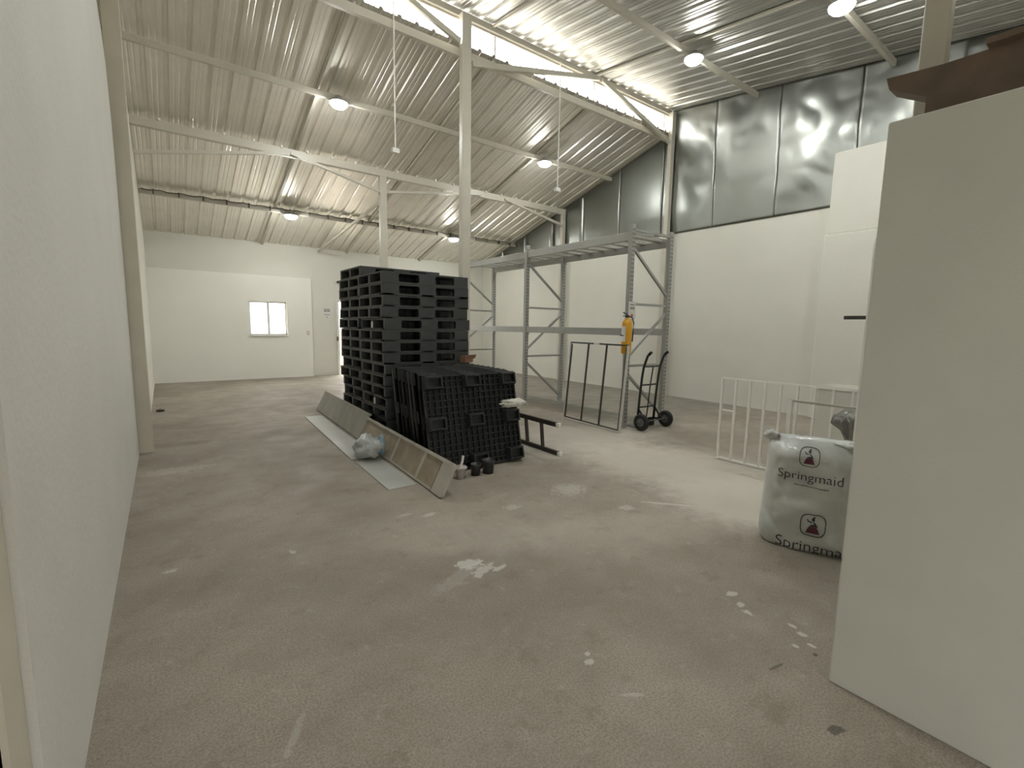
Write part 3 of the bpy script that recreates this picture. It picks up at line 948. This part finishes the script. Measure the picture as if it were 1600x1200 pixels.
# crate with grey wrapped bundle and white cloth
cr = thing('wooden_crate', 'raw wood crate behind the printed plastic sack', 'crate', (4.62, 1.18, 0))
MB().box(-.02, .50, -.10, .52, .30, .325).done('top_board', 'wood', cr)
for y_ in (-.08, .47):
    MB().box(0, .48, y_, y_+.025, 0, .30).done('side_board', 'wood', cr)
MB().box(0, .02, -.055, .47, 0, .12).box(0, .02, -.055, .47, .16, .28).done('front_board', 'wood', cr)
gw = MB()
prof = [(.045, 0), (.06, .06), (.075, .14), (.10, .22), (.155, .28), (.165, .35), (.15, .42), (.10, .455), (.05, .465)]
gw.lathe(prof, 40)
for v in gw.bm.verts:
    q = Vector((v.co.x*7, v.co.y*7, v.co.z*6))
    k = 1+.45*noise.noise(q)+.55*(abs(noise.noise(q*2.6))-.1)
    v.co.x *= k; v.co.y *= k; v.co.z += .03*noise.noise(q*1.4)
go = gw.done('wrapped_bundle', 'greyfilm', None, smooth=True)
go.location = (4.83, 1.40, .352)
tag(go, 'grey shiny film-wrapped bundle on the wooden crate beside the partition', 'bundle')
wc = MB().blob((4.77, 1.61, .335+.065), (.10, .12, .085), 8, .4, 1.6, 4)
tag(wc.done('cloth_bundle', 'cloth', smooth=True), 'white crumpled cloth on the crate beside the grey bundle', 'cloth')

# ------------------------------------------------------------------ printed plastic sack
SO = Vector((3.445, 1.55, 0)); SU = Vector((.18, -.47, 0)).normalized(); SN = Vector((-SU.y, SU.x, 0))
SN = -SN if SN.dot(Vector((-1, -.4, 0))) < 0 else SN      # outward, to the camera side
SW, SH = .60, .775


def ab(w):
    """half width and half depth at relative height w"""
    a = SW/2*(1+.025*math.sin(w*5+1)-.03*w)
    bot = min(1, (w/.10))
    a *= .90+.10*math.sqrt(bot) if w < .10 else 1
    b_ = .155*(.80+.2*math.sqrt(bot))
    if w > .84: b_ *= 1-.80*((w-.84)/.16)**1.6
    return a, b_


def wr(u, z):
    q = Vector((u*7, z*5, 2.2))
    d = .028*noise.noise(q)+.022*(abs(noise.noise(q*2.1))-.25)
    # long diagonal crease in the lower left
    t_ = (u+.24)*.8+(z-.20)*.6
    d -= .018*math.exp(-(t_/.030)**2)*math.exp(-((z-.18)/.14)**2)
    return d


def front(u, z, eps=0):
    w = max(0, min(1, z/SH)); a, b_ = ab(w)
    k = max(0, 1-abs(u/a)**3.2)**(1/2.2)
    off = b_*k
    return SO+SU*(SW/2+u)+SN*(off+wr(u, z)*k+eps-.02)+Vector((0, 0, z))


bm = bmesh.new(); rings = []
NT, NZ = 84, 46
for j in range(NZ+1):
    w = j/NZ; z = w*SH
    a, b_ = ab(w); ring = []
    for i in range(NT):
        th = 2*math.pi*i/NT
        cu = math.cos(th); u = a*math.copysign(abs(cu)**.62, cu)
        if math.sin(th) >= 0:
            p = front(u, z)
        else:
            k = max(0, 1-abs(u/a)**3.2)**(1/2.2)
            p = SO+SU*(SW/2+u)-SN*(b_*k+wr(u+3, z)*k+.02)+Vector((0, 0, z))
        if w > .9: p.z += .02*noise.noise(Vector((u*14, 1, 5)))
        ring.append(bm.verts.new(p))
    rings.append(ring)
for a_, b_ in zip(rings[:-1], rings[1:]):
    for i in range(NT):
        bm.faces.new((a_[i], a_[(i+1) % NT], b_[(i+1) % NT], b_[i]))
bm.faces.new(rings[0][::-1]); bm.faces.new(rings[-1])
m = MB(); m.bm.free(); m.bm = bm
sack = thing('plastic_sack', 'large printed Springmaid plastic sack standing beside the partition wall', 'sack')
m.done('sack_body', 'bagplastic', sack, smooth=True)
kn = MB().blob(SO+SU*.03+Vector((0, 0, SH-.01)), (.03, .05, .035), 9, .5, 2, 3, flat=False)
kn.done('sack_corner', 'bagplastic', sack, smooth=True)
MB().blob(SO+SU*.48+Vector((0, 0, SH-.03)), (.06, .09, .03), 10, .5, 2, 3, flat=False).done('sack_corner', 'bagplastic', sack, smooth=True)


def printed(me, u0, z0, slope=0, squash=None):
    for v in me.vertices:
        u, z = u0+v.co.x, z0+v.co.y+slope*v.co.x
        v.co = front(u, max(.004, z), .0065)
    return me


def subdiv(me, n=1):
    b_ = bmesh.new(); b_.from_mesh(me)
    for _ in range(n):
        long = [e_ for e_ in b_.edges if e_.calc_length() > .012]
        if long: bmesh.ops.subdivide_edges(b_, edges=long, cuts=1, use_grid_fill=False)
    bmesh.ops.triangulate(b_, faces=b_.faces)
    b_.to_mesh(me); b_.free(); return me


def add_print(me, name, mn, *a):
    printed(subdiv(me, 3), *a)
    me.materials.clear(); me.materials.append(M[mn])
    o = bpy.data.objects.new(name, me); COL.objects.link(o); o.parent = sack
    return o


def scaled_text(s, width):
    me = text_mesh(s, 1.0)
    xs = [v.co.x for v in me.vertices]
    k = width/(max(xs)-min(xs)); x0 = min(xs)
    for v in me.vertices: v.co = ((v.co.x-x0)*k, v.co.y*k, 0)
    return me


add_print(scaled_text('Springmaid', .372), 'print_name', 'print', -.205, .503)['label'] = 'dark printed name'
add_print(scaled_text('Springmaid', .46), 'print_name', 'print', -.185, .012)['label'] = 'dark printed name cut by the floor fold'


def poly_mesh(polys, name='p'):
    b_ = bmesh.new()
    for pl in polys:
        b_.faces.new([b_.verts.new((x, y, 0)) for x, y in pl])
    me = bpy.data.meshes.new(name); b_.to_mesh(me); b_.free(); return me


def emblem(u, z, s, mats=('print', 'maroon')):
    # rounded square outline
    polys = []
    n = 36
    def sq(t_, r):
        c, s_ = math.cos(t_), math.sin(t_)
        k = (abs(c)**3.4+abs(s_)**3.4)**(-1/3.4)
        return (c*k*r*.92*s, s_*k*r*s)
    for i in range(n):
        a, b_ = 2*math.pi*i/n, 2*math.pi*(i+1)/n
        polys.append([sq(a, 1), sq(b_, 1), sq(b_, .93), sq(a, .93)])
    add_print(poly_mesh(polys), 'emblem_outline', mats[0], u, z)
    q = lambda pts: [(x*s, y*s) for x, y in pts]
    add_print(poly_mesh([q([(-.50, -.72), (.50, -.72), (.42, -.45), (.30, -.20), (.22, -.08), (-.28, -.12), (-.40, -.40)])]), 'emblem_skirt', mats[1], u, z)
    fig = [q([(-.28, -.08), (.24, -.06), (.20, .04), (.02, .10), (-.20, .02)]),
           q([(.16, .02), (.30, -.12), (.36, -.06), (.22, .16), (.06, .40), (0, .34)]),
           q([(-.06, .44), (.04, .40), (.10, .50), (.10, .66), (0, .74), (-.10, .66), (-.12, .52)]),
           q([(-.02, .72), (.12, .70), (.14, .80), (.02, .84)]),
           q([(-.40, .32), (-.10, .26), (-.10, .34), (-.36, .42), (-.40, .56), (-.46, .54)]),
           ]
    add_print(poly_mesh(fig), 'emblem_figure', mats[0], u, z)


emblem(-.03, .667, .063)
emblem(.025, .205, .080)
rnd = random.Random(2)
dashes = []
x = -.085
while x < .10:
    w_ = rnd.uniform(.004, .012); dashes.append([(x, 0), (x+w_, 0), (x+w_, .005), (x, .005)]); x += w_+.003
add_print(poly_mesh(dashes), 'small_print', 'print', -.02, .462, -.03)

# ------------------------------------------------------------------ small things on the far wall
sg = thing('wall_notice', 'small grey-lettered notice on the far wall left of the doorway', 'sign', (3.74, YF, 1.70))
MB().box(0, .17, -.008, 0, 0, .22).done('sign_board', 'whiteplastic', sg)
MB().box(.005, .165, -.011, -.008, .19, .215).box(.005, .05, -.011, -.008, .13, .18).box(.06, .10, -.011, -.008, .13, .18).box(.11, .165, -.011, -.008, .13, .18)\
    .box(.01, .16, -.011, -.008, .04, .06).box(.07, .10, -.011, -.008, -.03, -.0).done('sign_print', 'signgrey', sg)
sc = thing('security_camera', 'tiny dark security camera on the far wall above the doorway', 'camera', (4.17, YF, 2.70))
MB().box(-.03, .03, -.03, 0, -.03, .03).done('mount', 'black', sc)
MB().tube([(0, -.02, 0), (-.05, -.10, -.02)], .028, 10).done('camera_body', 'black', sc)
sw = thing('light_switch', 'small pale switch plate on the far wall beside the window', 'switch', (3.26, 14.0, 1.17))
MB().box(-.035, .035, -.01, 0, 0, .11).done('plate', 'beige', sw)
MB().box(-.012, .012, -.014, -.01, .04, .07).done('toggle', 'white', sw)
tag(MB().blob((-.12, 9.6, .02), (.06, .05, .025), 4, .3, 2, 2).done('debris_piece', 'darksteel'), 'small dark scrap on the floor by the left column', 'scrap')
